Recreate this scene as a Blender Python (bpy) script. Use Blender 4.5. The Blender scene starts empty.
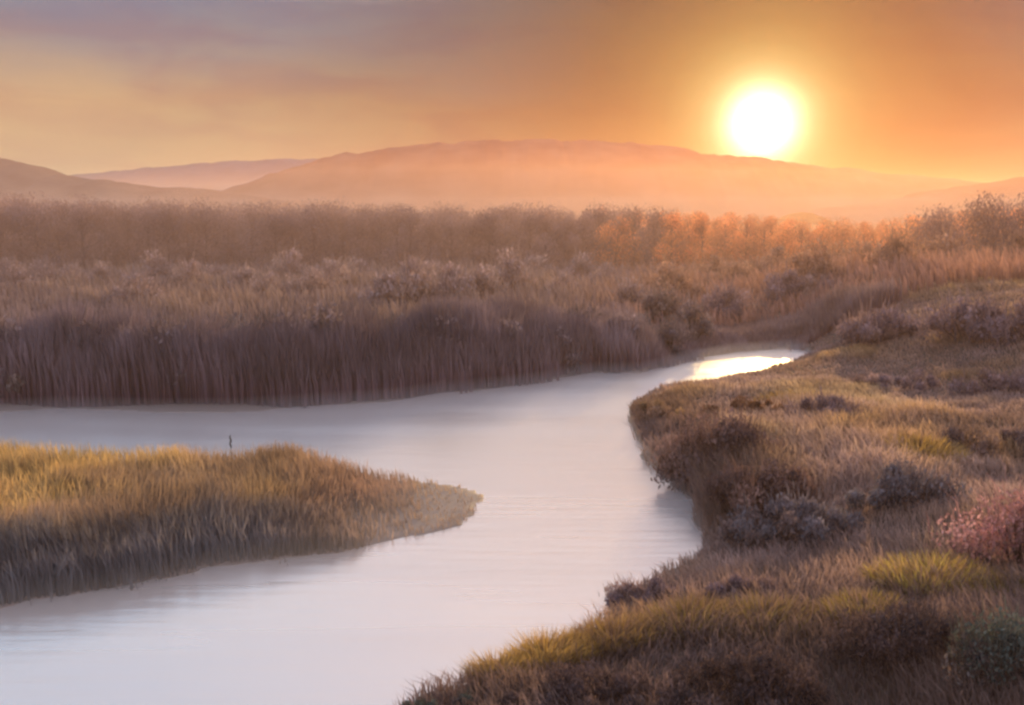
import bpy, bmesh, math, random
import numpy as np
from mathutils import Vector

R = math.radians
rng = np.random.default_rng(7)
random.seed(7)
sc = bpy.context.scene
C = sc.collection

# ------------------------------------------------------------------ camera
F_PX, W, H = 1098.0, 1024, 705
CAM_Z = 6.0
PITCH = math.atan((352.5 - 210.0) / F_PX)
cam_d = bpy.data.cameras.new("camera")
cam = bpy.data.objects.new("camera", cam_d)
C.objects.link(cam)
cam.location = (0, 0, CAM_Z)
cam.rotation_euler = (math.pi / 2 - PITCH, 0, 0)
cam_d.sensor_width = 36.0
cam_d.lens = 36.0 * F_PX / W
cam_d.clip_start = 0.1
cam_d.clip_end = 6000
sc.camera = cam


def ray(px, py):
    xc, yc = (px - 512.0) / F_PX, (352.5 - py) / F_PX
    c, s = math.cos(PITCH), math.sin(PITCH)
    return np.array([xc, c + yc * s, -s + yc * c])


def at0(px, py, z=0.0):
    d = ray(px, py)
    t = (z - CAM_Z) / d[2]
    return (d[0] * t, d[1] * t)


def srgb(r, g, b):
    f = lambda v: ((v / 255.0 + 0.055) / 1.055) ** 2.4 if v > 10 else v / 255.0 / 12.92
    return (f(r), f(g), f(b))


# ------------------------------------------------------------------ noise
def _hash(ix, iy, seed):
    n = (ix.astype(np.int64) * 374761393 + iy.astype(np.int64) * 668265263 + seed * 982451653) & 0x7FFFFFFF
    n = ((n ^ (n >> 13)) * 1274126177) & 0x7FFFFFFF
    return ((n ^ (n >> 16)) & 0xFFFF) / 65535.0


def vnoise(x, y, scale, seed=0):
    x = np.asarray(x, float) / scale
    y = np.asarray(y, float) / scale
    ix, iy = np.floor(x), np.floor(y)
    fx, fy = x - ix, y - iy
    fx = fx * fx * (3 - 2 * fx)
    fy = fy * fy * (3 - 2 * fy)
    a, b = _hash(ix, iy, seed), _hash(ix + 1, iy, seed)
    c, d = _hash(ix, iy + 1, seed), _hash(ix + 1, iy + 1, seed)
    return (a * (1 - fx) + b * fx) * (1 - fy) + (c * (1 - fx) + d * fx) * fy


def fbm(x, y, scale, seed=0, o=3):
    t, amp, s = 0, 0.5, 0
    for k in range(o):
        t = t + amp * vnoise(x, y, scale / 2 ** k, seed + k * 17)
        s += amp
        amp *= 0.5
    return t / s


def sstep(a, b, x):
    t = np.clip((np.asarray(x, float) - a) / (b - a), 0, 1)
    return t * t * (3 - 2 * t)


# ------------------------------------------------------------------ river plan
RIVER = [at0(*p) for p in [
    (-900, 425), (-200, 416), (0, 413), (60, 409), (100, 410), (160, 412), (240, 411), (330, 405), (400, 400), (440, 393),
    (500, 388), (540, 380), (600, 372), (640, 373), (690, 359), (740, 352), (795, 348), (812, 354),
    (780, 366), (740, 374), (700, 383), (660, 388), (632, 400), (630, 422), (642, 455), (668, 480), (692, 509),
    (703, 534), (692, 556), (655, 580), (622, 603), (592, 626), (548, 650), (505, 672), (455, 696), (395, 722),
    (340, 752), (280, 800), (100, 920), (-900, 1000)]]
ISLAND = [at0(*p) for p in [
    (-900, 482), (-200, 475), (0, 472), (150, 472), (300, 474), (400, 480), (450, 487), (482, 497), (476, 512),
    (440, 528), (380, 548), (330, 558), (260, 564), (200, 572), (100, 589), (0, 605), (-200, 628), (-900, 700)]]


ISL_FRONT = np.array(sorted([at0(*p) for p in [(476, 512), (440, 528), (380, 548), (330, 558), (260, 564), (200, 572), (100, 589), (0, 605), (-200, 628), (-900, 700)]]))


def poly_sd(poly, x, y):
    """signed distance, positive inside"""
    x = np.asarray(x, float)
    y = np.asarray(y, float)
    best = np.full(x.shape, 1e9)
    ins = np.zeros(x.shape, bool)
    n = len(poly)
    for i in range(n):
        ax, ay = poly[i]
        bx, by = poly[(i + 1) % n]
        dx, dy = bx - ax, by - ay
        t = np.clip(((x - ax) * dx + (y - ay) * dy) / (dx * dx + dy * dy), 0, 1)
        best = np.minimum(best, np.hypot(x - ax - t * dx, y - ay - t * dy))
        cond = (ay > y) != (by > y)
        with np.errstate(divide='ignore', invalid='ignore'):
            xi = dx * (y - ay) / (dy if dy != 0 else 1e-9) + ax
        ins ^= cond & (x < xi)
    return np.where(ins, best, -best)


def land_sd(x, y):
    """positive on land, negative over water, and whether it is the island"""
    wob = (vnoise(x, y, 1.3, 91) - 0.5) * 0.5 + (vnoise(x, y, 0.5, 92) - 0.5) * 0.22
    r = -poly_sd(RIVER, x, y)
    i = poly_sd(ISLAND, x, y)
    return np.maximum(r, i) + wob, i > -0.4


def height(x, y):
    x = np.asarray(x, float)
    y = np.asarray(y, float)
    sd, isl = land_sd(x, y)
    land = 0.02 + 0.30 * sstep(0.0, 1.8, sd) + 0.10 * (fbm(x, y, 3.0, 5) - 0.4) * sstep(0.3, 2, sd)
    m = sstep(0.5, 5, x) * sstep(38, 24, y)
    land = land + m * (0.055 * np.clip(sd - 1.2, 0, 22) + 0.85 * (fbm(x, y, 3.6, 23) - 0.45) * sstep(0.6, 3, sd))
    land = land + 2.3 * sstep(10.8, 22, x) * sstep(26, 44, y) * sstep(90, 62, y)
    land = land + 1.5 * sstep(150, 420, np.hypot(x, y)) * fbm(x, y, 60, 3)
    land = np.where(isl, 0.02 + 0.16 * sstep(0, 1.4, sd) * (1 - 0.8 * sstep(-5, -1.5, x)), land)
    bed = -0.05 + 0.9 * np.clip(sd, -0.6, 0)
    return np.where(sd > 0, land, bed)


def at(px, py):
    """the world point of the terrain seen at a pixel of the photo"""
    d = ray(px, py)
    ts = np.linspace(5, 200, 3000) / d[1]
    zs = height(d[0] * ts, d[1] * ts)
    rz = CAM_Z + d[2] * ts
    k = int(np.argmax(rz <= np.maximum(zs, 0)))
    t = ts[k]
    return float(d[0] * t), float(d[1] * t), float(max(zs[k], 0.0))


# ------------------------------------------------------------------ helpers
def link_mesh(name, V, faces_tri=None, faces_quad=None, mat=None, parent=None, col=None, smooth=False):
    me = bpy.data.meshes.new(name)
    V = np.asarray(V, np.float32)
    ft = np.zeros((0, 3), np.int32) if faces_tri is None else np.asarray(faces_tri, np.int32)
    fq = np.zeros((0, 4), np.int32) if faces_quad is None else np.asarray(faces_quad, np.int32)
    me.vertices.add(len(V))
    me.vertices.foreach_set("co", V.ravel())
    nl = ft.size + fq.size
    me.loops.add(nl)
    me.loops.foreach_set("vertex_index", np.concatenate([ft.ravel(), fq.ravel()]))
    npoly = len(ft) + len(fq)
    me.polygons.add(npoly)
    starts = np.concatenate([np.arange(len(ft)) * 3, ft.size + np.arange(len(fq)) * 4]).astype(np.int32)
    me.polygons.foreach_set("loop_start", starts)
    me.polygons.foreach_set("loop_total", np.concatenate([np.full(len(ft), 3), np.full(len(fq), 4)]).astype(np.int32))
    if smooth:
        me.polygons.foreach_set("use_smooth", np.ones(npoly, bool))
    me.update(calc_edges=True)
    if col is not None:
        a = me.color_attributes.new("tint", 'FLOAT_COLOR', 'POINT')
        cc = np.ones((len(V), 4), np.float32)
        cc[:, :3] = col
        a.data.foreach_set("color", cc.ravel())
    me.validate()
    o = bpy.data.objects.new(name, me)
    if mat:
        me.materials.append(mat)
    C.objects.link(o)
    if parent:
        o.parent = parent
    return o


def tag(o, label=None, cat=None, group=None, kind=None):
    if label:
        o["label"] = label
    if cat:
        o["category"] = cat
    if group:
        o["group"] = group
    if kind:
        o["kind"] = kind
    return o


def empty(name, loc, rz=0.0, scale=(1, 1, 1)):
    o = bpy.data.objects.new(name, None)
    o.empty_display_size = 0.2
    C.objects.link(o)
    o.location = loc
    o.rotation_euler = (0, 0, rz)
    o.scale = scale
    return o


def dup(root, loc, rz, scale):
    r = root.copy()
    C.objects.link(r)
    r.location, r.rotation_euler, r.scale = loc, (0, 0, rz), scale
    for ch in list(root.children):
        c = ch.copy()
        C.objects.link(c)
        c.parent = r
    return r


# ------------------------------------------------------------------ materials
def new_mat(name):
    m = bpy.data.materials.new(name)
    m.use_nodes = True
    nt = m.node_tree
    for n in list(nt.nodes):
        nt.nodes.remove(n)
    out = nt.nodes.new("ShaderNodeOutputMaterial")
    return m, nt, out


def leaf_mat(name, trans=0.45, noise_scale=0.9, boost=1.0):
    m, nt, out = new_mat(name)
    N = nt.nodes.new
    L = nt.links.new
    at_ = N("ShaderNodeAttribute")
    at_.attribute_name = "tint"
    geo = N("ShaderNodeNewGeometry")
    nz = N("ShaderNodeTexNoise")
    nz.inputs["Scale"].default_value = noise_scale
    nz.inputs["Detail"].default_value = 3
    L(geo.outputs["Position"], nz.inputs["Vector"])
    mr = N("ShaderNodeMapRange")
    mr.inputs["From Min"].default_value = 0.3
    mr.inputs["From Max"].default_value = 0.7
    mr.inputs["To Min"].default_value = 0.72 * boost
    mr.inputs["To Max"].default_value = 1.28 * boost
    L(nz.outputs["Fac"], mr.inputs["Value"])
    mul = N("ShaderNodeVectorMath")
    mul.operation = 'SCALE'
    L(at_.outputs["Color"], mul.inputs[0])
    L(mr.outputs["Result"], mul.inputs["Scale"])
    d = N("ShaderNodeBsdfDiffuse")
    t = N("ShaderNodeBsdfTranslucent")
    L(mul.outputs[0], d.inputs["Color"])
    L(mul.outputs[0], t.inputs["Color"])
    mx = N("ShaderNodeMixShader")
    mx.inputs[0].default_value = trans
    L(d.outputs[0], mx.inputs[1])
    L(t.outputs[0], mx.inputs[2])
    L(mx.outputs[0], out.inputs["Surface"])
    return m


def ground_mat():
    m, nt, out = new_mat("marsh_soil")
    N = nt.nodes.new
    L = nt.links.new
    geo = N("ShaderNodeNewGeometry")
    nz = N("ShaderNodeTexNoise")
    nz.inputs["Scale"].default_value = 0.6
    nz.inputs["Detail"].default_value = 8
    nz.inputs["Roughness"].default_value = 0.65
    L(geo.outputs["Position"], nz.inputs["Vector"])
    cr = N("ShaderNodeValToRGB")
    e = cr.color_ramp.elements
    e[0].position, e[0].color = 0.3, (0.030, 0.022, 0.020, 1)
    e[1].position, e[1].color = 0.7, (0.090, 0.060, 0.040, 1)
    L(nz.outputs["Fac"], cr.inputs["Fac"])
    b = N("ShaderNodeBsdfPrincipled")
    sp = N("ShaderNodeSeparateXYZ")
    L(geo.outputs["Position"], sp.inputs[0])
    wet = N("ShaderNodeMapRange")
    wet.inputs["From Min"].default_value = 0.20
    wet.inputs["From Max"].default_value = 0.04
    L(sp.outputs["Z"], wet.inputs["Value"])
    mw = N("ShaderNodeMix")
    mw.data_type = 'RGBA'
    mw.inputs[7].default_value = (0.19, 0.135, 0.12, 1)
    L(wet.outputs["Result"], mw.inputs[0])
    L(cr.outputs["Color"], mw.inputs[6])
    rr = N("ShaderNodeMapRange")
    rr.inputs["To Min"].default_value = 0.9
    rr.inputs["To Max"].default_value = 0.65
    L(wet.outputs["Result"], rr.inputs["Value"])
    L(rr.outputs["Result"], b.inputs["Roughness"])
    L(mw.outputs[2], b.inputs["Base Color"])
    bp = N("ShaderNodeBump")
    bp.inputs["Strength"].default_value = 0.6
    bp.inputs["Distance"].default_value = 0.1
    L(nz.outputs["Fac"], bp.inputs["Height"])
    L(bp.outputs["Normal"], b.inputs["Normal"])
    L(b.outputs[0], out.inputs["Surface"])
    return m


def water_mat():
    m, nt, out = new_mat("still_misty_water")
    N = nt.nodes.new
    L = nt.links.new
    geo = N("ShaderNodeNewGeometry")
    mp = N("ShaderNodeMapping")
    mp.inputs["Scale"].default_value = (0.35, 2.4, 1.0)
    L(geo.outputs["Position"], mp.inputs["Vector"])
    nz = N("ShaderNodeTexNoise")
    nz.inputs["Scale"].default_value = 1.6
    nz.inputs["Detail"].default_value = 4
    L(mp.outputs[0], nz.inputs["Vector"])
    bp = N("ShaderNodeBump")
    bp.inputs["Strength"].default_value = 1.0
    bp.inputs["Distance"].default_value = 0.015
    L(nz.outputs["Fac"], bp.inputs["Height"])
    # patches of breeze: rougher and smoother water
    nz2 = N("ShaderNodeTexNoise")
    nz2.inputs["Scale"].default_value = 0.22
    nz2.inputs["Detail"].default_value = 3
    L(mp.outputs[0], nz2.inputs["Vector"])
    mr = N("ShaderNodeMapRange")
    mr.inputs["From Min"].default_value = 0.35
    mr.inputs["From Max"].default_value = 0.65
    mr.inputs["To Min"].default_value = 0.25
    mr.inputs["To Max"].default_value = 0.33
    L(nz2.outputs["Fac"], mr.inputs["Value"])
    g = N("ShaderNodeBsdfGlossy")
    g.distribution = "BECKMANN"
    g.inputs["Color"].default_value = (0.93, 0.91, 0.92, 1)
    sp = N("ShaderNodeSeparateXYZ")
    L(geo.outputs["Position"], sp.inputs[0])
    calm = N("ShaderNodeMapRange")
    calm.inputs["From Min"].default_value = 23
    calm.inputs["From Max"].default_value = 39
    calm.inputs["To Min"].default_value = 1.0
    calm.inputs["To Max"].default_value = 1.5
    L(sp.outputs["Y"], calm.inputs["Value"])
    mm = N("ShaderNodeMath")
    mm.operation = 'MULTIPLY'
    L(mr.outputs["Result"], mm.inputs[0])
    L(calm.outputs["Result"], mm.inputs[1])
    L(mm.outputs[0], g.inputs["Roughness"])
    L(bp.outputs["Normal"], g.inputs["Normal"])
    d = N("ShaderNodeBsdfDiffuse")
    d.inputs["Color"].default_value = (0.78, 0.68, 0.67, 1)
    mx = N("ShaderNodeMixShader")
    mx.inputs[0].default_value = 0.66
    L(d.outputs[0], mx.inputs[1])
    L(g.outputs[0], mx.inputs[2])
    L(mx.outputs[0], out.inputs["Surface"])
    return m


def hill_mat(name, c0, c1):
    m, nt, out = new_mat(name)
    N = nt.nodes.new
    L = nt.links.new
    geo = N("ShaderNodeNewGeometry")
    nz = N("ShaderNodeTexNoise")
    nz.inputs["Scale"].default_value = 0.06
    nz.inputs["Detail"].default_value = 8
    L(geo.outputs["Position"], nz.inputs["Vector"])
    cr = N("ShaderNodeValToRGB")
    e = cr.color_ramp.elements
    e[0].position, e[0].color = 0.35, (*c0, 1)
    e[1].position, e[1].color = 0.68, (*c1, 1)
    L(nz.outputs["Fac"], cr.inputs["Fac"])
    d = N("ShaderNodeBsdfDiffuse")
    L(cr.outputs["Color"], d.inputs["Color"])
    L(d.outputs[0], out.inputs["Surface"])
    return m


M_GRASS = leaf_mat("grass_blades", 0.62, 0.7)
M_REED = leaf_mat("reed_stems", 0.35, 0.5)
M_LEAF = leaf_mat("shrub_leaves", 0.4, 1.2)
M_TREE = leaf_mat("tree_foliage", 0.5, 0.25)
M_BARK = leaf_mat("bark", 0.0, 6.0)
M_SOIL = ground_mat()
M_WATER = water_mat()
M_HILL = hill_mat("wooded_hillside", (0.11, 0.08, 0.085), (0.20, 0.14, 0.125))
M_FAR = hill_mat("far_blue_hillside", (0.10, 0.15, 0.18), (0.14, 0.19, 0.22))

# ------------------------------------------------------------------ ground and water


def axis(dense0, dense1, step, far0, far1, ratio):
    a = list(np.arange(dense0, dense1, step))
    s, v = step, dense1
    while v < far1:
        a.append(v)
        s *= ratio
        v += s
    a.append(far1)
    s, v = step, dense0
    lo = []
    while v > far0:
        s *= ratio
        v -= s
        lo.append(max(v, far0))
    return np.array(lo[::-1] + a)


def grid_mesh(name, xs, ys, fn, mat):
    X, Y = np.meshgrid(xs, ys)
    Z = fn(X.ravel(), Y.ravel())
    V = np.stack([X.ravel(), Y.ravel(), Z], 1)
    nx, ny = len(xs), len(ys)
    i = np.arange(ny - 1)[:, None] * nx + np.arange(nx - 1)[None, :]
    q = np.stack([i, i + 1, i + nx + 1, i + nx], -1).reshape(-1, 4)
    return link_mesh(name, V, None, q, mat, smooth=True)


xs = axis(-26, 32, 0.18, -2600, 2600, 1.09)
ys = axis(8, 52, 0.16, -300, 3200, 1.08)
ground = grid_mesh("ground", xs, ys, height, M_SOIL)
tag(ground, "dark brown marsh ground under the grass and reeds", "ground", kind="structure")

wx = np.array([-160, -60, 0, 30, 60.0])
wy = np.array([4, 20, 40, 62.0])
water = grid_mesh("river_water", wx, wy, lambda x, y: np.zeros_like(x), M_WATER)
tag(water, "pale pink and grey still river curving through the marsh", "river", kind="structure")


# ------------------------------------------------------------------ hills
def hill(name, dist, prof, depth, label, seed, mat=None):
    px = np.array([p[0] for p in prof], float)
    pz = np.array([CAM_Z + (210 - p[1]) * dist / F_PX for p in prof])
    wxs = (px - 512) / F_PX * dist
    xs_ = np.linspace(wxs[0], wxs[-1], 420)
    top = np.interp(xs_, wxs, pz)
    k = np.ones(13) / 13
    top = np.convolve(np.pad(top, 6, mode='edge'), k, 'valid')
    top = top + (fbm(xs_, xs_ * 0, 9, seed) - 0.5) * 2.2 + (fbm(xs_, xs_ * 0, 2.2, seed + 5) - 0.5) * 1.1
    ts = np.linspace(-1, 1, 61)
    X, T = np.meshgrid(xs_, ts)
    prof_t = np.cos(T * np.pi / 2) ** 1.3
    Zn = np.maximum(top[None, :] + 1, 0) * prof_t - 1.0
    Zn += prof_t * (fbm(X.ravel(), T.ravel() * depth, 14, seed + 2).reshape(X.shape) - 0.5) * 3.0 * (1 - prof_t ** 6)
    Y = dist + T * depth
    V = np.stack([X.ravel(), Y.ravel(), Zn.ravel()], 1)
    nx, ny = len(xs_), len(ts)
    i = np.arange(ny - 1)[:, None] * nx + np.arange(nx - 1)[None, :]
    q = np.stack([i, i + 1, i + nx + 1, i + nx], -1).reshape(-1, 4)
    o = link_mesh(name, V, None, q, mat or M_HILL, smooth=True)
    return tag(o, label, "hill", kind="structure")


hill("hill", 540, [(150, 212), (200, 200), (250, 187), (290, 171), (330, 158), (400, 149), (450, 144), (540, 141), (600, 143),
                   (660, 148), (720, 156), (760, 160), (820, 168), (880, 174), (950, 182), (1040, 190), (1200, 200), (1350, 212)], 110,
     "broad hazy pink to orange hill below the sun", 3)
hill("hill", 430, [(-900, 150), (-500, 138), (-200, 146), (-60, 150), (0, 157), (40, 166), (70, 176), (110, 182), (160, 187), (230, 193), (300, 202), (360, 212)], 80,
     "mauve hill sloping down at the left edge", 31)
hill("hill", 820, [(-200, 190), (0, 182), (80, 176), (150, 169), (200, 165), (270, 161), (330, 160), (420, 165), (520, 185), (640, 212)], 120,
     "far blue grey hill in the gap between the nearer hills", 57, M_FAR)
hill("hill", 400, [(800, 212), (870, 203), (930, 192), (980, 184), (1030, 177), (1200, 160), (1500, 150), (1900, 170)], 70,
     "low brown hill rising at the right edge", 83)


# ------------------------------------------------------------------ blades
def blades(P, h, w, lean, lean_dir, col_base, col_tip, face=None, mid_tip=0.5):
    """P (n,3) roots; every blade is a bent, tapering strip"""
    n = len(P)
    a = rng.uniform(0, 2 * np.pi, n) if face is None else face
    side = np.stack([np.cos(a), np.sin(a), np.zeros(n)], 1)
    ld = np.stack([np.cos(lean_dir), np.sin(lean_dir), np.zeros(n)], 1)
    up = np.array([0, 0, 1.0])
    h1, w1, l1 = h[:, None], w[:, None], lean[:, None]
    mid = P + up * h1 * 0.55 + ld * l1 * h1 * 0.28
    tip = P + up * h1 * (1 - 0.25 * l1) + ld * l1 * h1
    V = np.stack([P - side * w1 * .5, P + side * w1 * .5, mid - side * w1 * .42, mid + side * w1 * .42, tip], 1).reshape(-1, 3)
    b = np.arange(n)[:, None] * 5
    q = b + np.array([[0, 1, 3, 2]])
    t = b + np.array([[2, 3, 4]])
    cm = col_base * (1 - mid_tip) + col_tip * mid_tip
    col = np.stack([col_base, col_base, cm, cm, col_tip], 1).reshape(-1, 3)
    return V, t, q, col


def palette(idx_w, pal):
    """rows of colour for weights (n,k)"""
    w_ = idx_w / idx_w.sum(1, keepdims=True)
    return w_ @ np.array(pal)


OCHRE = np.array([0.58, 0.40, 0.22])
GOLD = np.array([0.82, 0.54, 0.15])
BROWN = np.array([0.20, 0.132, 0.094])
MAUVE = np.array([0.16, 0.119, 0.123])
DARK = np.array([0.055, 0.040, 0.042])
SLATE = np.array([0.078, 0.073, 0.077])
LIME = np.array([0.52, 0.42, 0.10])
PINKY = np.array([0.34, 0.20, 0.17])


def scatter(n, x0, x1, y0, y1, cond, pw=2.0):
    """random world points, density falling with the square of the distance"""
    out = []
    got = 0
    while got < n:
        m = n * 3
        u = rng.uniform(0, 1, m)
        # pdf in y ~ y^-(pw-1) (frustum widens): use inverse
        y = y0 * (y1 / y0) ** u
        x = rng.uniform(x0, x1, m)
        keep = rng.uniform(0, 1, m) < 1.0
        x = x * 1.0
        ok = cond(x, y) & keep
        p = np.stack([x[ok], y[ok]], 1)
        out.append(p)
        got += len(p)
    return np.concatenate(out)[:n]


FAR = np.array([at0(*p) for p in [(-400, 416), (-200, 416), (0, 413), (160, 412), (330, 405), (440, 393), (540, 380), (600, 372), (660, 366), (690, 359),
                                  (740, 352), (800, 348), (860, 344), (940, 338), (1100, 330)]])


def far_y(x):
    return np.interp(x, FAR[:, 0], FAR[:, 1])


# island grass: ochre tops, shade of the near edge painted into its blades
def island_grass():
    def cond(x, y):
        i = poly_sd(ISLAND, x, y)
        sd, isl = land_sd(x, y)
        tipness = sstep(-5.0, -1.2, x - (y - 19) * 0.05)
        patch = sstep(.62, .38, fbm(x, y, 1.7, 147))
        dens = (1 - 0.60 * tipness) * (0.35 + 0.65 * patch)
        fringe = rng.uniform(0, 1, len(x)) < sstep(.5, .7, fbm(x, y, 1.1, 303)) * .35
        return ((sd > 0.02) | (fringe & (sd > -0.28))) & isl & (rng.uniform(0, 1, len(x)) < dens)
    P2 = scatter(85000, -24, 0.5, 15.5, 27, cond)
    x, y = P2[:, 0], P2[:, 1]
    z = height(x, y)
    tip = sstep(-5.2, -0.9, x)
    hh = (0.74 - 0.62 * tip) * rng.uniform(0.65, 1.12, len(x)) * (0.72 + 0.56 * fbm(x, y, 1.3, 8))
    cl = fbm(x, y, 1.6, 44)
    cl2 = fbm(x, y, 0.5, 45)
    wgt = np.stack([0.9 + 0 * x, sstep(.45, .75, cl) * 1.6, sstep(.5, .75, cl2) * 0.8, tip * 3.2, sstep(.55, .3, cl) * 0.9], 1)
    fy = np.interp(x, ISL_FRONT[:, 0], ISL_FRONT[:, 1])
    slate = sstep(2.9, 1.2, y - fy + (cl2 - .5) * 1.2 + 0.05 * (x + 8)) * (1 - 0.75 * tip)  # dark front band stands in for the shaded face of the grass
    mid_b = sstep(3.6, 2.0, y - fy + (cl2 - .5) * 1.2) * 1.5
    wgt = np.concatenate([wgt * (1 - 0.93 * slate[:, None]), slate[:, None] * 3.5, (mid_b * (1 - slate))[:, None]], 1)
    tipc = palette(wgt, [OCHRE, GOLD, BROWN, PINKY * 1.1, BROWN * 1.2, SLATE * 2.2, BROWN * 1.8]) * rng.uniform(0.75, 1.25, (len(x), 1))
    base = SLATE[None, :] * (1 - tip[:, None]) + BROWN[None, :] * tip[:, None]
    base = base * rng.uniform(0.6, 1.1, (len(x), 1))
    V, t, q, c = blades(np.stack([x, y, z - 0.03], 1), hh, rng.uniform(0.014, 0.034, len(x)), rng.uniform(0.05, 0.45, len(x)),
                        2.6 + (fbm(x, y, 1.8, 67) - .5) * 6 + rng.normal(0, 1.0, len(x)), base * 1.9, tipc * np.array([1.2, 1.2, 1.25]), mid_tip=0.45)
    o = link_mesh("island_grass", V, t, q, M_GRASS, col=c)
    tag(o, "ochre marsh grass on the low island in the river at left", "grass", kind="stuff")


island_grass()


# grass of the right bank
def bank_grass():
    def cond(x, y):
        sd, isl = land_sd(x, y)
        vis = np.abs(x) < 0.5 * y + 11
        return (sd > 0.05) & ~isl & vis & (x > -4.5 + 0 * y) & ((x > 0.22 * y - 9))& (y < 52 + 0 * x) & ~((y > 38) & (x < 4.5)) 
    P2 = scatter(235000, -4.5, 37, 10.0, 54, cond)
    x, y = P2[:, 0], P2[:, 1]
    # nothing grows on the far side of the river here
    far = y > far_y(x) + 0.5
    x, y = x[~far], y[~far]
    n = len(x)
    z = height(x, y)
    sd, _ = land_sd(x, y)
    cl = fbm(x, y, 3.2, 61)
    cl2 = fbm(x, y, 1.1, 62)
    cl3 = fbm(x, y, 5.0, 63)
    lift = sstep(0.40, 0.72, cl)
    edge = sstep(2.6, 1.0, sd + 1.2 * (cl2 - .5)) * sstep(19, 21, y) * sstep(36, 30, y)  # dark blades along the water paint the shaded bank face
    fore = sstep(15.6, 14.0, y + 0.10 * np.abs(x - 4) + 2.0 * (cl2 - .5))  # foreground shadow put into the blade colour
    chan = sstep(24, 34, y)
    hh = (0.30 + 0.34 * lift) * rng.uniform(0.6, 1.15, n) * (0.7 + 0.6 * cl2)
    hh = hh * (1 - 0.5 * chan) * (1 + 0.5 * edge)
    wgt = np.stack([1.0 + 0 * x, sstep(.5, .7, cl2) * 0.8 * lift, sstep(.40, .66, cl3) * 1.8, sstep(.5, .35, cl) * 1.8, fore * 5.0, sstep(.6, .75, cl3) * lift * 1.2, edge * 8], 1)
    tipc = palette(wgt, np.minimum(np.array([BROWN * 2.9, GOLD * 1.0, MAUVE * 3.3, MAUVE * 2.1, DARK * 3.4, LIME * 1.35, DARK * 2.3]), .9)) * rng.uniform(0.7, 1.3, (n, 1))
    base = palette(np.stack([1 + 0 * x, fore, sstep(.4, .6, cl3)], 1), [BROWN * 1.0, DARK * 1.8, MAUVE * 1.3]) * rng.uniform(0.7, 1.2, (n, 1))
    wd = rng.uniform(0.012, 0.030, n) * np.clip(y / 20, 0.8, 2.0)
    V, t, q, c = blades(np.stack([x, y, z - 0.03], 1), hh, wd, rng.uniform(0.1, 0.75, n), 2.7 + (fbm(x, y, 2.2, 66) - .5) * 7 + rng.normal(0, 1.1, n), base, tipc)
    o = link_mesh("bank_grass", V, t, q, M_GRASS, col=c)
    tag(o, "brown and olive grass covering the hummocky right bank", "grass", kind="stuff")


bank_grass()


# reeds along the far bank
def far_reeds():
    def cond(x, y):
        sd = -poly_sd(RIVER, x, y)
        fringe = rng.uniform(0, 1, len(x)) < sstep(.5, .72, fbm(x, y, 1.4, 301)) * .5
        return ((sd > 0.0) | (fringe & (sd > -0.7))) & (sd < 5.5) & (y > far_y(x) - 0.8) & (rng.uniform(0, 1, len(x)) < sstep(6.0, 0.5, sd) * 0.8 + 0.2) & (y < 62)
    P2 = scatter(80000, -26, 24, 33, 62, cond)
    x, y = P2[:, 0], P2[:, 1]
    n = len(x)
    sd = -poly_sd(RIVER, x, y)
    z = np.maximum(height(x, y), 0)
    right = sstep(-1, 7, x)
    cl = fbm(x, y * 0.4, 2.6, 71)
    cl2 = fbm(x, y * 0.4, 0.7, 72)
    hh = (2.5 - 0.85 * right) * (0.34 + 0.62 * cl + 0.42 * fbm(x, y * 0.3, 0.9, 74)) * rng.uniform(0.75, 1.1, n) * (0.55 + 0.45 * sstep(0, 1.6, sd + cl2))
    hh = hh * (1 - 0.62 * sstep(5.2, 6.6, x) * sstep(16, 13, x))
    wgt = np.stack([1 + 0 * x, sstep(.45, .7, cl2) * .9, sstep(.5, .3, cl) * 1.0, right * 0.5], 1)
    tipc = palette(wgt, np.array([MAUVE * 1.45, MAUVE * 1.65, DARK * 3.2, BROWN * 1.4]) * np.array([1, 1.03, 1.1])) * rng.uniform(0.75, 1.25, (n, 1)) * (0.55 + 0.95 * fbm(x, y * .3, 4.5, 75)[:, None])
    base = DARK[None, :] * 2.8 * rng.uniform(0.6, 1.2, (n, 1)) * np.array([1.1, 0.9, 1.0])
    V, t, q, c = blades(np.stack([x, y, z - 0.05], 1), hh, rng.uniform(0.03, 0.075, n), rng.uniform(0.02, 0.22, n), rng.normal(2.6, 1.1, n), base, tipc)
    o = link_mesh("reeds", V, t, q, M_REED, col=c)
    tag(o, "dense dark mauve reed bed lining the far bank of the river", "reeds", kind="stuff")


far_reeds()


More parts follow.
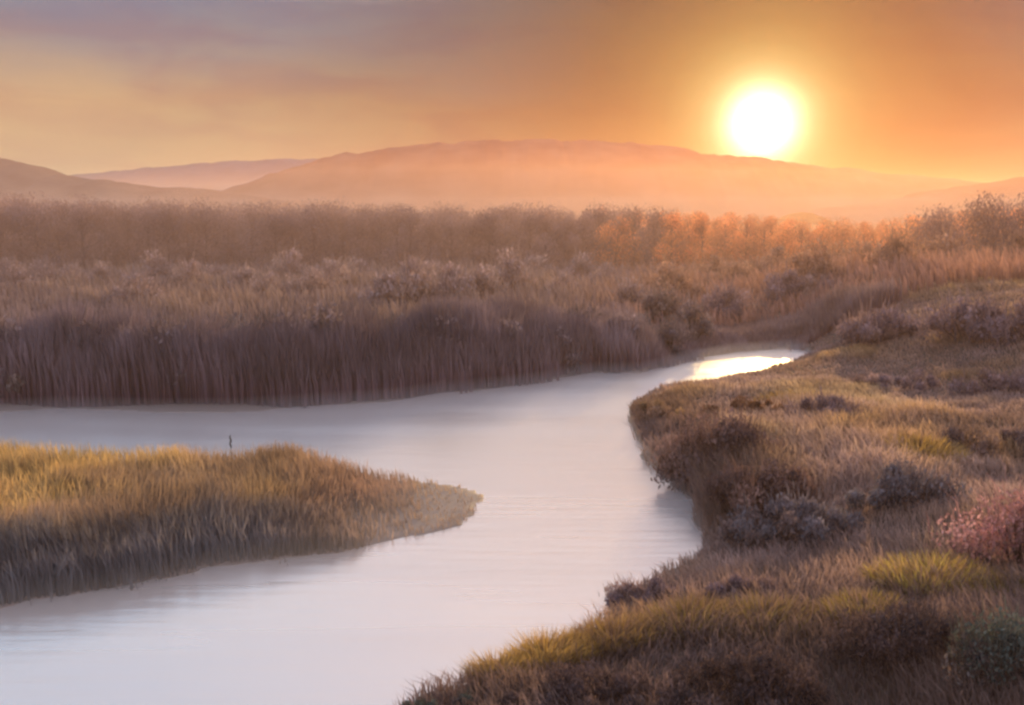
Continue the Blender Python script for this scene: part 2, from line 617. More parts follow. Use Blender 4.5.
# meadow behind the reeds
def meadow():
    n = 60000
    y = 40 * (150 / 40.0) ** rng.uniform(0, 1, n)
    x = rng.uniform(-0.62, 0.62, n) * y
    sd = -poly_sd(RIVER, x, y)
    ok = (sd > 4.5) & ((y > 50) | (x < 0))
    x, y = x[ok], y[ok]
    n = len(x)
    z = height(x, y)
    cl = fbm(x, y, 6, 81)
    hh = rng.uniform(0.5, 1.3, n) * (0.5 + cl)
    tipc = palette(np.stack([1 + 0 * x, sstep(.4, .7, cl) * 1.2], 1), [MAUVE * 1.5, BROWN * 1.9]) * rng.uniform(0.8, 1.2, (n, 1))
    tipc = tipc * (1 + sstep(0.02, 0.2, x / y)[:, None] * np.array([[.7, .25, 0.0]]))  # orange tint toward the sun side stands in for sunset light
    V, t, q, c = blades(np.stack([x, y, z - 0.03], 1), hh, 0.0022 * y * rng.uniform(0.7, 1.3, n), rng.uniform(0.05, 0.4, n), rng.normal(2.6, 1, n), tipc * 0.6, tipc)
    o = link_mesh("meadow_grass", V, t, q, M_REED, col=c)
    tag(o, "hazy brown marsh meadow between the reed bed and the woods", "grass", kind="stuff")


meadow()


# ------------------------------------------------------------------ shrubs and trees
def leaf_cloud(centres, rad, n, size, cols, stretch=1.0, up_bias=0.3):
    k = len(centres)
    idx = rng.integers(0, k, n)
    dirs = rng.normal(0, 1, (n, 3))
    dirs /= np.linalg.norm(dirs, axis=1, keepdims=True) + 1e-9
    rr = rng.uniform(0, 1, (n, 1)) ** 0.45
    P = centres[idx] + dirs * rr * rad[idx][:, None] * np.array([1, 1, stretch])
    a = rng.normal(0, 1, (n, 3))
    a[:, 2] += up_bias * np.sign(a[:, 2] + 1e-6) * 2
    a /= np.linalg.norm(a, axis=1, keepdims=True)
    b = np.cross(a, rng.normal(0, 1, (n, 3)))
    b /= np.linalg.norm(b, axis=1, keepdims=True) + 1e-9
    s = (size * rng.uniform(0.5, 1.3, n))[:, None]
    V = np.stack([P - a * s, P + b * s * 0.45, P + a * s, P - b * s * 0.45], 1).reshape(-1, 3)
    q = np.arange(n)[:, None] * 4 + np.arange(4)[None, :]
    c = cols[idx] * rng.uniform(0.75, 1.25, (n, 1))
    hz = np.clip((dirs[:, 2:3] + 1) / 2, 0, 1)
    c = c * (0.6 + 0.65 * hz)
    return V, q, np.repeat(c, 4, axis=0)


def tube(points, radii, seg=5):
    V, F = [], []
    P = np.array(points, float)
    for i, p in enumerate(P):
        d = P[min(i + 1, len(P) - 1)] - P[max(i - 1, 0)]
        d /= np.linalg.norm(d) + 1e-9
        u = np.cross(d, [0.3, 0.9, 0.1])
        u /= np.linalg.norm(u) + 1e-9
        v = np.cross(d, u)
        for s in range(seg):
            a = 2 * math.pi * s / seg
            V.append(p + radii[i] * (math.cos(a) * u + math.sin(a) * v))
    for i in range(len(P) - 1):
        for s in range(seg):
            F.append((i * seg + s, i * seg + (s + 1) % seg, (i + 1) * seg + (s + 1) % seg, (i + 1) * seg + s))
    return np.array(V), np.array(F)


def join_tubes(ts):
    V, F, o = [], [], 0
    for v, f in ts:
        V.append(v)
        F.append(f + o)
        o += len(v)
    return np.concatenate(V), np.concatenate(F)


def shrub(name, label, w, d, h, n, size, pal, loc=(0, 0, 0), rz=0, group=None, lobes=14, stems=16, lean=0.0, flat=0.75, twigs=260, cat="shrub"):
    """a low shrub: many clumps of small leaves over a fan of thin stems"""
    cen, rad, col = [], [], []
    for k in range(lobes):
        a = rng.uniform(0, 2 * math.pi)
        r = rng.uniform(0, 1) ** 0.6
        x, y = r * math.cos(a) * w * .5 * .8, r * math.sin(a) * d * .5 * .8
        top = h * (1 - flat * r * r) * rng.uniform(0.7, 1.0)
        z = top * rng.uniform(0.35, 0.85)
        cen.append((x + lean * z, y, z))
        rad.append(min(w, d, h * 1.4) * rng.uniform(0.10, 0.30))
        col.append(np.array(pal[rng.integers(0, len(pal))]) * rng.uniform(0.75, 1.25))
    cen, rad, col = np.array(cen), np.array(rad), np.array(col)
    root = empty(name, loc, rz)
    tag(root, label, cat, group)
    V, q, c = leaf_cloud(cen, rad, n, size, col)
    # fine twigs that break the outline
    k = rng.integers(0, lobes, twigs)
    P = cen[k] + rng.normal(0, 1, (twigs, 3)) * rad[k][:, None] * 0.5
    P[:, 2] = np.maximum(P[:, 2], 0.02)
    out_dir = np.arctan2(P[:, 1], P[:, 0] + 1e-3)
    tV, tt, tq, tc = blades(P, rad[k] * rng.uniform(0.6, 1.25, twigs), np.full(twigs, size * 0.32), rng.uniform(0.05, 0.7, twigs), out_dir, col[k] * 0.8, col[k] * 1.1)
    o = len(V)
    V = np.concatenate([V, tV])
    c = np.concatenate([c, tc])
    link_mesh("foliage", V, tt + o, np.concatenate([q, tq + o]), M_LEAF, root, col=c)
    ts = []
    for s in range(stems):
        p = cen[s % lobes]
        b = np.array([p[0] * 0.25, p[1] * 0.25, -0.08])
        m = (b + p) / 2 + rng.normal(0, 0.04, 3) * h + np.array([0, 0, 0.05 * h])
        r0 = 0.016 * max(h, 0.5)
        ts.append(tube([b, m, p], [r0, r0 * .7, r0 * .25], 4))
    sv, sf = join_tubes(ts)
    link_mesh("stem", sv, None, sf, M_BARK, root, col=np.tile(np.array([0.07, 0.05, 0.045]), (len(sv), 1)))
    return root


def tree(name, label, h, w, n, size, pal, loc=(0, 0, 0), group=None, lobes=18, trunk_col=(0.09, 0.065, 0.06)):
    """upright, thinly leaved tree: tapered trunk, limbs, crown of leaf clumps"""
    root = empty(name, loc)
    tag(root, label, "tree", group)
    bend = rng.normal(0, 0.03, 2) * h
    spine = lambda t: np.array([bend[0] * t * t, bend[1] * t * t, h * t])
    ts = [tube([spine(t) for t in (0, .25, .5, .75, .96)], [0.022 * h, .017 * h, .012 * h, .007 * h, .002 * h], 6)]
    ts[0][0][:6, 2] -= 0.25
    cen, rad, col = [], [], []
    for k in range(lobes):
        t = rng.uniform(0.06, 0.93)
        spread = w * 0.5 * (math.sin(min(1, (1.05 - t) / 0.72) * math.pi / 2)) * (0.55 + 0.45 * min(1, t / 0.3))
        a = rng.uniform(0, 2 * math.pi)
        r = spread * rng.uniform(0.25, 1.0)
        p = spine(t) + np.array([math.cos(a) * r, math.sin(a) * r, 0.10 * h * rng.uniform(0, 1)])
        b = spine(max(0.08, t - 0.14))
        ts.append(tube([b, (b + p) / 2 + np.array([0, 0, -0.02 * h]), p], [0.008 * h, .005 * h, .0015 * h], 4))
        cen.append(p)
        rad.append(w * rng.uniform(0.13, 0.24))
        col.append(np.array(pal[rng.integers(0, len(pal))]) * rng.uniform(0.7, 1.25))
    cen, rad, col = np.array(cen), np.array(rad), np.array(col)
    V, q, c = leaf_cloud(cen, rad, n, size, col, stretch=1.35, up_bias=0.8)
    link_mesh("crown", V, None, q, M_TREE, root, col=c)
    tv, tf = join_tubes(ts)
    link_mesh("trunk", tv, None, tf, M_BARK, root, col=np.tile(np.array(trunk_col), (len(tv), 1)))
    return root


# far woodland: three stretches of trees
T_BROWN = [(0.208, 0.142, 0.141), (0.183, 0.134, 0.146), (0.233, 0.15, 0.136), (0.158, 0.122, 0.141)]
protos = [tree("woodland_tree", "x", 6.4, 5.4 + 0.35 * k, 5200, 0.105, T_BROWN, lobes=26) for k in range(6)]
T_SUNLIT = [(0.761, 0.287, 0.113), (0.629, 0.24, 0.1), (0.86, 0.334, 0.122), (0.529, 0.227, 0.105)]  # foliage coloured orange to carry the low sun's light
protos += [tree("woodland_tree", "x", 6.4, 5.4 + 0.4 * k, 5200, 0.105, T_SUNLIT, lobes=26) for k in range(4)]
used = [False] * 10


def top_y(px):
    return float(np.interp(px, [-200, 0, 200, 400, 470, 600, 700, 800, 900, 1000, 1200], [202, 205, 209, 211, 213, 211, 216, 223, 222, 212, 207]))


WOOD_LABEL = [
    ("dusky brown tree in the unlit wood at left beyond the reed bed", "brown trees of the left wood"),
    ("pale mauve brown tree in the misty middle of the wood", "misty trees of the middle wood"),
    ("orange lit tree dissolving in haze beneath the low sun", "orange lit trees beneath the sun")]
count = 0
for row, dist in enumerate((104, 118, 133)):
    px = -190.0 + 11 * row
    while px < 1230:
        d = dist + rng.uniform(-5, 5)
        x = (px - 512) / F_PX * d
        z0 = float(height(np.array([x]), np.array([d]))[0])
        hgt = CAM_Z + (210 - (top_y(px) + rng.uniform(-2, 5) + (2 - row) * 2)) / F_PX * d - z0
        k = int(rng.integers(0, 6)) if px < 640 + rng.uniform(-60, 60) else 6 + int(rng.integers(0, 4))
        s = hgt / 6.4
        sw = s * rng.uniform(0.9, 1.25)
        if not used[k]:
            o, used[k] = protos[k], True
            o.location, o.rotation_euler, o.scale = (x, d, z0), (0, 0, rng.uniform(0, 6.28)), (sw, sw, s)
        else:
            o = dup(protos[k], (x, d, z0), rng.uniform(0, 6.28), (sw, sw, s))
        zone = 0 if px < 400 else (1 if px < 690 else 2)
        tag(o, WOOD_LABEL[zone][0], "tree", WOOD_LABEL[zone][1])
        count += 1
        px += rng.uniform(13, 24)

# taller trees standing nearer at the right edge
for i, (px, ytop, d, lab) in enumerate([
        (985, 211, 78, "tall olive brown tree standing out at the right end of the wood"),
        (1035, 206, 72, "tallest dark tree cut by the right edge of the picture"),
        (938, 220, 84, "rounded brown tree left of the tall tree at right end")]):
    x = (px - 512) / F_PX * d
    z0 = float(height(np.array([x]), np.array([d]))[0])
    hgt = CAM_Z + (210 - ytop) / F_PX * d - z0
    tree("woodland_tree", lab, hgt, 6.4, 8000, 0.10, T_BROWN, loc=(x, d, z0), lobes=26)

# shrubs in the meadow between reeds and wood
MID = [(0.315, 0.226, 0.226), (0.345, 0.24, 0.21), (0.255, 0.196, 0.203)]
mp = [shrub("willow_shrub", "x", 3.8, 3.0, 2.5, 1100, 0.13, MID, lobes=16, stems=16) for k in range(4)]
MID_R = [(0.42, 0.24, 0.16), (0.36, 0.20, 0.135), (0.30, 0.18, 0.14)]  # sunset warmth put into the leaf colour of the right-hand shrubs
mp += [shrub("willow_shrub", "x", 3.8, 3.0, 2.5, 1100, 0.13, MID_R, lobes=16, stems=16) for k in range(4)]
mu = [False] * 8
px = -90.0
while px < 1120:
    d = rng.uniform(62, 92)
    x = (px - 512) / F_PX * d
    z0 = float(height(np.array([x]), np.array([d]))[0])
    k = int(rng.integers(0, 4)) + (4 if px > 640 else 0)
    s = rng.uniform(0.75, 1.25)
    sc3 = (s * rng.uniform(0.9, 1.3), s, s * rng.uniform(0.8, 1.1))
    if not mu[k]:
        o, mu[k] = mp[k], True
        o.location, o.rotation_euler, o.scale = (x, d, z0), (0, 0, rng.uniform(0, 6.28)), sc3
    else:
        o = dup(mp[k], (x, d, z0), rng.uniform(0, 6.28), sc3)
    if px < 560:
        tag(o, "mauve brown willow shrub in the misty meadow behind the reed bed", "shrub", "willow shrubs behind the reed bed")
    else:
        tag(o, "warm brown willow shrub in the hazy meadow below the sun", "shrub", "willow shrubs below the sun")
    px += rng.uniform(16, 34)

# dark shrubs among the reeds on the far bank
DK = [(0.182, 0.142, 0.155), (0.221, 0.169, 0.176), (0.15, 0.128, 0.142), (0.234, 0.176, 0.162)]
bp_ = [shrub("bank_shrub", "x", 2.8, 2.2, 2.6, 1500, 0.10, DK, lobes=16, stems=18, twigs=500) for k in range(4)]
bu = [False] * 4


def far_shore(px):
    P = [(-200, 416), (0, 411), (160, 410), (330, 403), (440, 391), (540, 379), (600, 371), (650, 367), (740, 351), (800, 347), (900, 338), (1100, 332)]
    return float(np.interp(px, [p[0] for p in P], [p[1] for p in P]))


px = -60.0
while px < 700:
    bx, by = at0(px, far_shore(px))
    bx, by = bx * 1.045, by + rng.uniform(0.7, 2.6)
    k = int(rng.integers(0, 4))
    s = rng.uniform(0.75, 1.12) * (1.0 if px < 560 else 0.82)
    z0 = float(height(np.array([bx]), np.array([by]))[0])
    sc3 = (s * rng.uniform(0.9, 1.3), s, s)
    if not bu[k]:
        o, bu[k] = bp_[k], True
        o.location, o.rotation_euler, o.scale = (bx, by, z0), (0, 0, rng.uniform(0, 6.28)), sc3
    else:
        o = dup(bp_[k], (bx, by, z0), rng.uniform(0, 6.28), sc3)
    tag(o, "dark bushy shrub growing among the reeds along the far bank", "shrub", "dark shrubs along the far bank")
    px += rng.uniform(24, 46)


# shrubs and tussocks of the right bank, each one its own
def bank_plant(name, px, py, wpx, hpx, label, pal, n=2600, size=0.045, cat="shrub", lobes=16, twigs=500, flat=0.75, lean=0.0, dr=0.8):
    x, y, z = at(px, py)
    k = y / F_PX
    return shrub(name, label, wpx * k * 1.22, wpx * k * dr, hpx * k * 0.88, int(n * 1.15), size, pal, loc=(x, y, z), rz=0, cat=cat, lobes=lobes, twigs=twigs, flat=flat, lean=lean)


PB = [(0.243, 0.167, 0.154), (0.187, 0.137, 0.139), (0.299, 0.205, 0.163)]
PE = [(0.167, 0.108, 0.101), (0.127, 0.089, 0.092), (0.205, 0.128, 0.112)]
PM = [(0.256, 0.184, 0.2), (0.216, 0.16, 0.184), (0.304, 0.208, 0.192)]
PG = [(0.18, 0.153, 0.169), (0.165, 0.146, 0.163), (0.207, 0.153, 0.151)]
PD = [(0.091, 0.065, 0.069), (0.112, 0.078, 0.076), (0.074, 0.058, 0.064)]
PO = [(0.442, 0.286, 0.143), (0.338, 0.221, 0.13), (0.26, 0.169, 0.13)]
PP = [(0.44, 0.225, 0.225), (0.37, 0.19, 0.19), (0.50, 0.28, 0.27), (0.28, 0.16, 0.15)]
PT = [(0.102, 0.124, 0.116), (0.124, 0.139, 0.124), (0.116, 0.097, 0.097)]

bank_plant("shrub", 728, 474, 130, 76, "large dark brown shrub overhanging the river bend on the right bank", PE, n=7000, size=0.06, lobes=24)
bank_plant("shrub", 762, 512, 130, 66, "dark reddish brown shrub beside the widest bend of the river", PE, n=5600, size=0.055, lobes=22)
bank_plant("shrub", 662, 420, 62, 28, "small tan shrub at the water edge below the glowing channel", PO, n=1500, size=0.05)
bank_plant("shrub", 745, 416, 84, 26, "rust coloured shrub just below the glowing strip of water", [(0.22, 0.11, 0.06), (0.15, 0.085, 0.06)], n=1900, size=0.055)
bank_plant("shrub", 830, 425, 110, 34, "low mauve brown shrub on the slope right of the glowing water", PM, n=2400, size=0.055)
bank_plant("shrub", 800, 540, 150, 58, "wide grey blue shrub in the middle of the right bank", PG, n=5200, size=0.05, lobes=24)
bank_plant("shrub", 905, 505, 110, 60, "slate grey shrub left of the pink flowering bush", PG, n=4200, size=0.05, lobes=20)
bank_plant("shrub", 985, 455, 120, 46, "dark brown shrub above the pink flowering bush at right edge", PB, n=3600, size=0.05)
bank_plant("shrub", 900, 388, 90, 26, "flat brown shrub high on the right bank", PM, n=1900, size=0.06)
bank_plant("shrub", 1000, 392, 90, 34, "purple brown shrub high on the bank at the right edge", PM, n=2100, size=0.06)
bank_plant("flowering_bush", 1028, 586, 200, 150, "dusty pink flowering bush at the right edge of the picture", PP, n=9000, size=0.04, lobes=38, cat="bush")
bank_plant("shrub", 648, 604, 92, 34, "low purple brown shrub where the bank juts into the river", PM, n=3000, size=0.035)
bank_plant("shrub", 740, 600, 80, 34, "dull mauve shrub between the river and the ochre grass", PM, n=2600, size=0.035)
bank_plant("foreground_shrub", 745, 712, 190, 80, "broad dark shrub at bottom right of centre in the foreground", PD, n=8200, size=0.03, lobes=30)
bank_plant("foreground_shrub", 905, 660, 160, 84, "rounded dark plum shrub below the yellow green grass", PD, n=7800, size=0.03, lobes=28)
bank_plant("foreground_shrub", 590, 716, 190, 58, "low dark shrub under the ochre grass at the bottom edge", PD, n=7600, size=0.03, lobes=28)
bank_plant("foreground_shrub", 1010, 690, 130, 100, "dark green black shrub in the bottom right corner", PT, n=7200, size=0.03, lobes=26)
bank_plant("foreground_shrub", 450, 722, 120, 30, "low grey green shrub at the water edge in the bottom middle", PT, n=4200, size=0.028, lobes=18)
# far right: purple shrubs closing the bank
for i, (px, py, wpx, hpx, lab) in enumerate([
        (965, 338, 120, 50, "tall purple brown shrub closing the top of the right bank"),
        (880, 340, 110, 40, "rounded purple shrub left of the tall one on the bank top"),
        (1045, 338, 110, 56, "dark purple shrub cut by the right edge above the bank"),
        (800, 341, 100, 34, "low plum coloured shrub at the far end of the glowing water"),
        (725, 350, 90, 40, "plum brown shrub directly behind the glowing strip of water"),
        (668, 362, 80, 48, "dark shrub at the left end of the glowing strip of water")]):
    x, y = at0(px, py)
    dy = 9.0 if 660 < px < 830 else 1.5
    x, y = x * (1 + dy / y), y + dy
    if px > 850:
        x, y = at(px, py)[:2]
    z = float(max(0, height(np.array([x]), np.array([y]))[0]))
    k = y / F_PX
    shrub("shrub", lab, wpx * k, wpx * k * 0.7, hpx * k, 3200, 0.11, PM if i != 5 else DK, loc=(x, y, z), lobes=20, twigs=600)


# sunlit tussocks: fountains of bent grass
def tussock(px, py, rpx, hpx, n, tipcols, label, base=BROWN * 0.7, wid=0.014):
    x, y, z = at(px, py)
    k = y / F_PX
    r, h = rpx * k, hpx * k
    root_r = np.sqrt(rng.uniform(0, 1, n)) * r
    a = rng.uniform(0, 2 * np.pi, n)
    X, Y = root_r * np.cos(a), root_r * np.sin(a) * 0.7
    hh_k = 1.4
    Z = np.array(height(x + X, y + Y)) - z - 0.03
    hh = h * hh_k * rng.uniform(0.5, 1.1, n) * (1 - 0.35 * (root_r / r))
    tc = np.array(tipcols)[rng.integers(0, len(tipcols), n)] * rng.uniform(0.7, 1.25, (n, 1))
    V, t, q, c = blades(np.stack([X, Y, Z], 1), hh, wid * rng.uniform(0.6, 1.4, n), rng.uniform(0.15, 0.8, n), a + rng.normal(0, 0.5, n),
                        np.tile(base, (n, 1)) * rng.uniform(0.7, 1.2, (n, 1)), tc)
    o = link_mesh("grass_tussock", V, t, q, M_GRASS, col=c)
    o.location = (x, y, z)
    tag(o, label, "grass tussock", "sunlit tussocks on the right bank")


GLD, LIM, OCH = GOLD * 0.85, LIME * 0.95, OCHRE * 0.75
tussock(918, 458, 46, 22, 1500, [GLD, OCH, GLD], "golden tussock highest on the slope above the slate shrub", wid=0.02)
tussock(872, 470, 36, 16, 900, [OCH, BROWN * 2], "thin ochre tussock left of the highest golden one", wid=0.02)
tussock(930, 590, 62, 34, 2600, [LIM * 1.6, GLD, LIM, OCH * .7, BROWN * 1.5], "bright yellow green tussock left of the pink flowering bush")
tussock(1000, 604, 44, 28, 1500, [LIM * .7, OCH * .6], "dull green tussock at the foot of the pink bush")
tussock(862, 622, 44, 30, 1500, [LIM * .8, OCH], "olive tussock right of the broad dark foreground shrub")
tussock(760, 630, 60, 30, 2200, [OCH, LIM * .8, BROWN * 1.8, MAUVE * 2], "ochre tussock behind the broad dark foreground shrub")
tussock(690, 632, 60, 32, 2200, [OCH, LIM * .7, BROWN * 1.8, MAUVE * 2], "ochre green tussock in the middle of the near bank")
tussock(612, 650, 56, 32, 2200, [OCH, GLD * .8, BROWN * 1.8], "warm ochre tussock where the near bank narrows")
tussock(545, 668, 52, 34, 2400, [GLD, OCH, GLD], "golden tussock at the river edge near the bottom middle")
tussock(500, 682, 34, 30, 1500, [GLD, OCH], "golden tussock farthest left on the near bank")
tussock(820, 470, 50, 18, 1200, [OCH * .8, BROWN * 1.8], "faded tan tussock above the wide grey blue shrub", wid=0.018)
tussock(800, 402, 46, 12, 800, [GLD * .8, OCH], "small golden tussock high on the bank below the glowing water", wid=0.022)

# the dead seed stalk that stands up out of the island grass
sx, sy = at0(233, 515)
st = empty("dead_stalk", (sx, sy, float(height(np.array([sx]), np.array([sy]))[0])))
tag(st, "single dark dead weed stalk standing up from the island grass", "weed stalk")
kk = sy / F_PX
v, f = tube([(0, 0, -0.05), (0.01, 0, 30 * kk), (-0.005, 0.01, 66 * kk)], [0.009, 0.007, 0.004], 6)
link_mesh("stem", v, None, f, M_BARK, st, col=np.tile(np.array([0.06, 0.045, 0.035]), (len(v), 1)))
zz = np.linspace(60, 75, 9) * kk
v, f = tube([(-0.004 + 0.012 * math.sin(q_ * 1.7), 0.01, z_) for q_, z_ in enumerate(zz)],
            [0.005, 0.012, 0.018, 0.014, 0.02, 0.014, 0.015, 0.009, 0.003], 7)
link_mesh("seed_head", v, None, f, M_LEAF, st, col=np.tile(np.array([0.10, 0.07, 0.05]), (len(v), 1)))

# ------------------------------------------------------------------ haze
SUN_PX, SUN_PY = 762, 124
sd_ = Vector(ray(SUN_PX, SUN_PY)).normalized()
SUN_AZ = math.atan2(sd_.x, sd_.y)
LAMP_EL = R(10.0)

hm, nt, out = new_mat("evening_haze")
vs = nt.nodes.new("ShaderNodeVolumeScatter")
vs.inputs["Color"].default_value = (0.065, 0.019, 0.003, 1)
vs.inputs["Density"].default_value = 0.0028
vs.inputs["Anisotropy"].default_value = 0.77
vs2 = nt.nodes.new("ShaderNodeVolumeScatter")
vs2.inputs["Color"].default_value = (0.36, 0.235, 0.160, 1)
vs2.inputs["Density"].default_value = 0.0030
vs2.inputs["Anisotropy"].default_value = 0.15
ad = nt.nodes.new("ShaderNodeAddShader")
nt.links.new(vs.outputs[0], ad.inputs[0])
nt.links.new(vs2.outputs[0], ad.inputs[1])
nt.links.new(ad.outputs[0], out.inputs["Volume"])
bx = [(-1200, -250, -4), (1200, -250, -4), (1200, 1300, -4), (-1200, 1300, -4)]
Vb = np.array(bx + [(x, y, 23.0) for x, y, z in bx])
Fb = [(0, 3, 2, 1), (4, 5, 6, 7), (0, 1, 5, 4), (1, 2, 6, 5), (2, 3, 7, 6), (3, 0, 4, 7)]
hz = link_mesh("haze", Vb, None, Fb, hm)
tag(hz, "warm evening haze lying over the whole marsh", "haze", kind="structure")

# denser haze over the right of the valley, sunset orange put into its colour
om, nt, out = new_mat("sunlit_haze")
vs = nt.nodes.new("ShaderNodeVolumeScatter")
vs.inputs["Color"].default_value = (0.092, 0.021, 0.0015, 1)
vs.inputs["Density"].default_value = 0.0085
vs.inputs["Anisotropy"].default_value = 0.6
nt.links.new(vs.outputs[0], out.inputs["Volume"])
pl = [(20, 62), (900, 62), (900, 900), (-400, 900)]
Vb = np.array([(x, y, -3.0) for x, y in pl] + [(x, y, 24.0) for x, y in pl])
oz = link_mesh("haze", Vb, None, Fb, om)
tag(oz, "orange sunlit haze over the right side of the valley beneath the sun", "haze", kind="structure")

# low mist lying in the meadow and the woods beyond the far bank
fm, nt, out = new_mat("meadow_mist")
vs = nt.nodes.new("ShaderNodeVolumeScatter")
vs.inputs["Color"].default_value = (0.275, 0.185, 0.178, 1)
vs.inputs["Density"].default_value = 0.0075
vs.inputs["Anisotropy"].default_value = 0.3
nt.links.new(vs.outputs[0], out.inputs["Volume"])
pl = [(-170, 45), (170, 45), (220, 150), (-220, 150)]
Vb = np.array([(x, y, -2.5) for x, y in pl] + [(x, y, 7.5) for x, y in pl])
fz = link_mesh("mist", Vb, None, Fb, fm)
tag(fz, "soft mauve mist over the meadow and woods beyond the far bank", "mist", kind="structure")

mm_, nt, out = new_mat("river_mist")
vs = nt.nodes.new("ShaderNodeVolumeScatter")
vs.inputs["Color"].default_value = (0.9, 0.84, 0.86, 1)
vs.inputs["Density"].default_value = 0.12
vs.inputs["Anisotropy"].default_value = 0.2
nt.links.new(vs.outputs[0], out.inputs["Volume"])
n = len(RIVER)
me = bpy.data.meshes.new("mist")
me.from_pydata([(x, y, 0.015) for x, y in RIVER] + [(x, y, 0.45) for x, y in RIVER], [],
               [tuple(range(n))[::-1], tuple(range(n, 2 * n))] + [(i, (i + 1) % n, n + (i + 1) % n, n + i) for i in range(n)])
bm = bmesh.new()
bm.from_mesh(me)
bmesh.ops.triangulate(bm, faces=bm.faces[:])
bmesh.ops.recalc_face_normals(bm, faces=bm.faces[:])
bm.to_mesh(me)
bm.free()
me.materials.append(mm_)
mo = bpy.data.objects.new("mist", me)
C.objects.link(mo)
tag(mo, "thin pale mist lying on the river surface", "mist", kind="structure")

# ------------------------------------------------------------------ sun
ld = bpy.data.lights.new("sun", 'SUN')
ld.energy = 5.0
ld.color = (1.0, 0.55, 0.20)
ld.angle = R(0.5)
lo = bpy.data.objects.new("sun", ld)
C.objects.link(lo)
LAMP_AZ = SUN_AZ + R(3.5)
sv = Vector((math.sin(LAMP_AZ) * math.cos(LAMP_EL), math.cos(LAMP_AZ) * math.cos(LAMP_EL), math.sin(LAMP_EL)))
lo.rotation_euler = sv.to_track_quat('Z', 'Y').to_euler()
lo.location = (60, 260, 60)

# ------------------------------------------------------------------ sky
w = bpy.data.worlds.new("World")
sc.world = w
w.use_nodes = True
nt = w.node_tree
for n in list(nt.nodes):
    nt.nodes.remove(n)
N, L = nt.nodes.new, nt.links.new
wo = N("ShaderNodeOutputWorld")
bg = N("ShaderNodeBackground")
L(bg.outputs[0], wo.inputs["Surface"])
tc = N("ShaderNodeTexCoord")
nrm = N("ShaderNodeVectorMath")
nrm.operation = 'NORMALIZE'
L(tc.outputs["Generated"], nrm.inputs[0])
sep = N("ShaderNodeSeparateXYZ")
L(nrm.outputs[0], sep.inputs[0])


def math_(op, a, b=None, c=None):
    n = N("ShaderNodeMath")
    n.operation = op
    for i, v in enumerate((a, b, c)):
        if v is None:
            continue
        if isinstance(v, (int, float)):
            n.inputs[i].default_value = v
        else:
            L(v, n.inputs[i])
    return n.outputs[0]


def ramp(fac, lo_, hi, stops, interp='EASE'):
    mr = N("ShaderNodeMapRange")
    mr.inputs["From Min"].default_value = lo_
    mr.inputs["From Max"].default_value = hi
    L(fac, mr.inputs["Value"])
    cr = N("ShaderNodeValToRGB")
    cr.color_ramp.interpolation = interp
    e = cr.color_ramp.elements
    while len(e) < len(stops):
        e.new(0.5)
    for i, (p, col) in enumerate(stops):
        e[i].position = (p - lo_) / (hi - lo_)
        e[i].color = (*col, 1) if len(col) == 3 else col
    L(mr.outputs["Result"], cr.inputs["Fac"])
    return cr.outputs["Color"]


def mix(a, b, fac, mode='MIX'):
    m = N("ShaderNodeMix")
    m.data_type = 'RGBA'
    m.blend_type = mode
    for v, sck in ((fac, m.inputs[0]), (a, m.inputs[6]), (b, m.inputs[7])):
        if isinstance(v, (int, float)):
            sck.default_value = v
        elif isinstance(v, tuple):
            sck.default_value = (*v, 1)
        else:
            L(v, sck)
    return m.outputs[2]


# soft cloud unevenness
mpn = N("ShaderNodeMapping")
mpn.inputs["Scale"].default_value = (2.2, 2.2, 9.0)
L(nrm.outputs[0], mpn.inputs["Vector"])
cn = N("ShaderNodeTexNoise")
cn.inputs["Scale"].default_value = 1.5
cn.inputs["Detail"].default_value = 5
cn.inputs["Roughness"].default_value = 0.55
L(mpn.outputs[0], cn.inputs["Vector"])
nzv = math_('SUBTRACT', cn.outputs["Fac"], 0.5)

el_raw = math_('MULTIPLY', math_('ARCSINE', sep.outputs["Z"]), 180 / math.pi)
el = math_('MULTIPLY_ADD', nzv, 5.0, el_raw)
az = math_('MULTIPLY', math_('ARCTAN2', sep.outputs["X"], sep.outputs["Y"]), 180 / math.pi)
dt = N("ShaderNodeVectorMath")
dt.operation = 'DOT_PRODUCT'
L(nrm.outputs[0], dt.inputs[0])
dt.inputs[1].default_value = tuple(sd_)
ang_raw = math_('MULTIPLY', math_('ARCCOSINE', math_('MINIMUM', dt.outputs["Value"], 0.9999999)), 180 / math.pi)
ang = math_('MULTIPLY_ADD', math_('MULTIPLY', nzv, math_('MINIMUM', math_('MULTIPLY', ang_raw, 0.25), 4.0)), 1.0, ang_raw)

base = ramp(el, -5, 90, [
    (-5, (.50, .33, .25)), (3, (.66, .42, .235)), (5, (.64, .39, .215)), (7.5, (.46, .315, .255)), (10.6, (.32, .28, .31)), (11.5, (.62, .50, .48)),
    (13, (1.25, 1.0, .95)), (16, (1.5, 1.24, 1.12)), (21, (1.05, .91, .86)), (30, (.90, .82, .82)), (45, (.85, .80, .85)), (90, (.72, .70, .77))], 'LINEAR')  # bright band above the view, added to make the water pale
# bluer and a little darker toward the left
leftf = ramp(az, -60, 20, [(-60, (1, 1, 1)), (-22, (1, 1, 1)), (-11, (.62, .62, .62)), (0, (0, 0, 0)), (20, (0, 0, 0))], 'LINEAR')
highf = ramp(el, 0, 20, [(0, (0, 0, 0)), (5, (.0, .0, .0)), (10, (.6, .6, .6)), (20, (1, 1, 1))], 'LINEAR')
lf = math_('MULTIPLY', leftf, highf)
base = mix(base, (.50, .80, 1.04), lf, 'MULTIPLY')
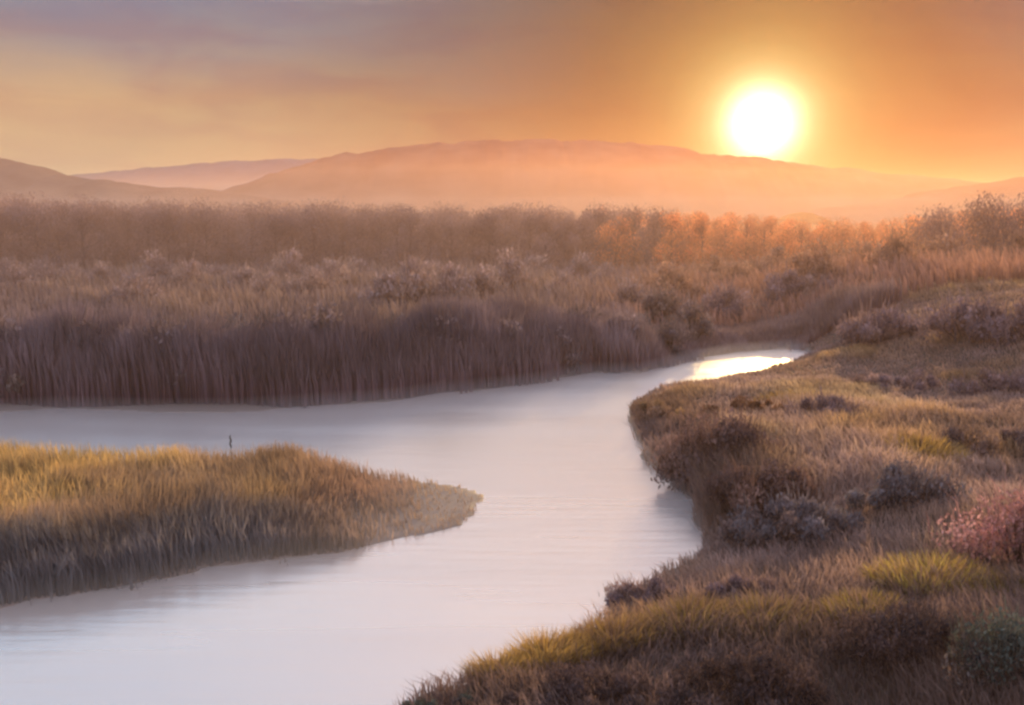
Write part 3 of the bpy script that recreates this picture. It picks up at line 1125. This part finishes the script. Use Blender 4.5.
# Nishita sky plus an added pale fill for the dome away from sunset
sky = N("ShaderNodeTexSky")
sky.sky_type = 'NISHITA'
sky.sun_disc = False
sky.sun_elevation = LAMP_EL
sky.sun_rotation = SUN_AZ
sky.dust_density = 4.0
sk = N("ShaderNodeVectorMath")
sk.operation = 'SCALE'
L(sky.outputs[0], sk.inputs[0])
sk.inputs["Scale"].default_value = 0.14
backf = ramp(math_('ABSOLUTE', az), 0, 180, [(0, (0, 0, 0)), (45, (0, 0, 0)), (110, (.75, .75, .75)), (180, (.75, .75, .75))], 'LINEAR')
base = mix(base, mix(sk.outputs[0], (.74, .72, .78), 1.0, 'ADD'), backf)  # even fill added out of view to lift the ambient light
cn2 = N("ShaderNodeTexNoise")
cn2.inputs["Scale"].default_value = 3.4
cn2.inputs["Detail"].default_value = 4
cn2.inputs["Distortion"].default_value = 0.6
L(mpn.outputs[0], cn2.inputs["Vector"])
mot = ramp(cn2.outputs["Fac"], 0, 1, [(0, (0, 0, 0)), (.42, (0, 0, 0)), (.66, (.8, .8, .8)), (1, (1, 1, 1))], 'LINEAR')
base = mix(base, mix(base, (.97, .93, .97), 1.0, 'MULTIPLY'), mot)
# rings of light round the sun, seen through the haze
def glow(a):
    core = 3.0 / (1 + math.exp((a - 1.3) / 0.42))
    g1 = 1.7 * math.exp(-a / 2.0)
    g2 = 0.26 * math.exp(-a / 8.5)
    return (core + g1 + g2 + .085, .92 * core + .80 * g1 + .47 * g2 + .045, (.62 * core) + .26 * g1 + .085 * g2 + .03)


rings = ramp(ang, 0, 40, [(a, glow(a)) for a in (0, .8, 1.1, 1.3, 1.45, 1.6, 1.75, 1.95, 2.2, 2.6, 3.2, 4.0, 5.0, 6.5, 8.5, 11, 14, 18, 25, 40)], 'LINEAR')
rf = ramp(ang, 0, 40, [(0, (1, 1, 1)), (5, (1, 1, 1)), (9, (.9, .9, .9)), (15, (.6, .6, .6)), (25, (.15, .15, .15)), (34, (0, 0, 0)), (40, (0, 0, 0))], 'LINEAR')
lowf = ramp(el_raw, 0, 30, [(0, (1, 1, 1)), (11, (1, 1, 1)), (16, (.25, .25, .25)), (22, (0, 0, 0)), (30, (0, 0, 0))], 'LINEAR')
col = mix(base, rings, math_('MULTIPLY', rf, lowf))
col = mix(col, mix(col, (.88, .82, .92), 1.0, 'MULTIPLY'), math_('MULTIPLY', mot, ramp(ang_raw, 0, 40, [(0, (0, 0, 0)), (4, (0, 0, 0)), (9, (1, 1, 1)), (40, (1, 1, 1))], 'LINEAR')))
L(col, bg.inputs["Color"])
bg.inputs["Strength"].default_value = 1.0

# ------------------------------------------------------------------ render
sc.render.engine = 'CYCLES'
sc.cycles.use_denoising = True
sc.cycles.denoiser = 'OPENIMAGEDENOISE'
sc.cycles.max_bounces = 7
sc.cycles.use_adaptive_sampling = True
sc.cycles.adaptive_threshold = 0.02
sc.cycles.diffuse_bounces = 4
sc.cycles.transmission_bounces = 4
sc.cycles.volume_bounces = 0
sc.cycles.filter_width = 2.7
sc.cycles.sample_clamp_indirect = 4.0
sc.view_settings.view_transform = 'Standard'
sc.view_settings.look = 'None'
sc.view_settings.exposure = 0
sc.view_settings.gamma = 1
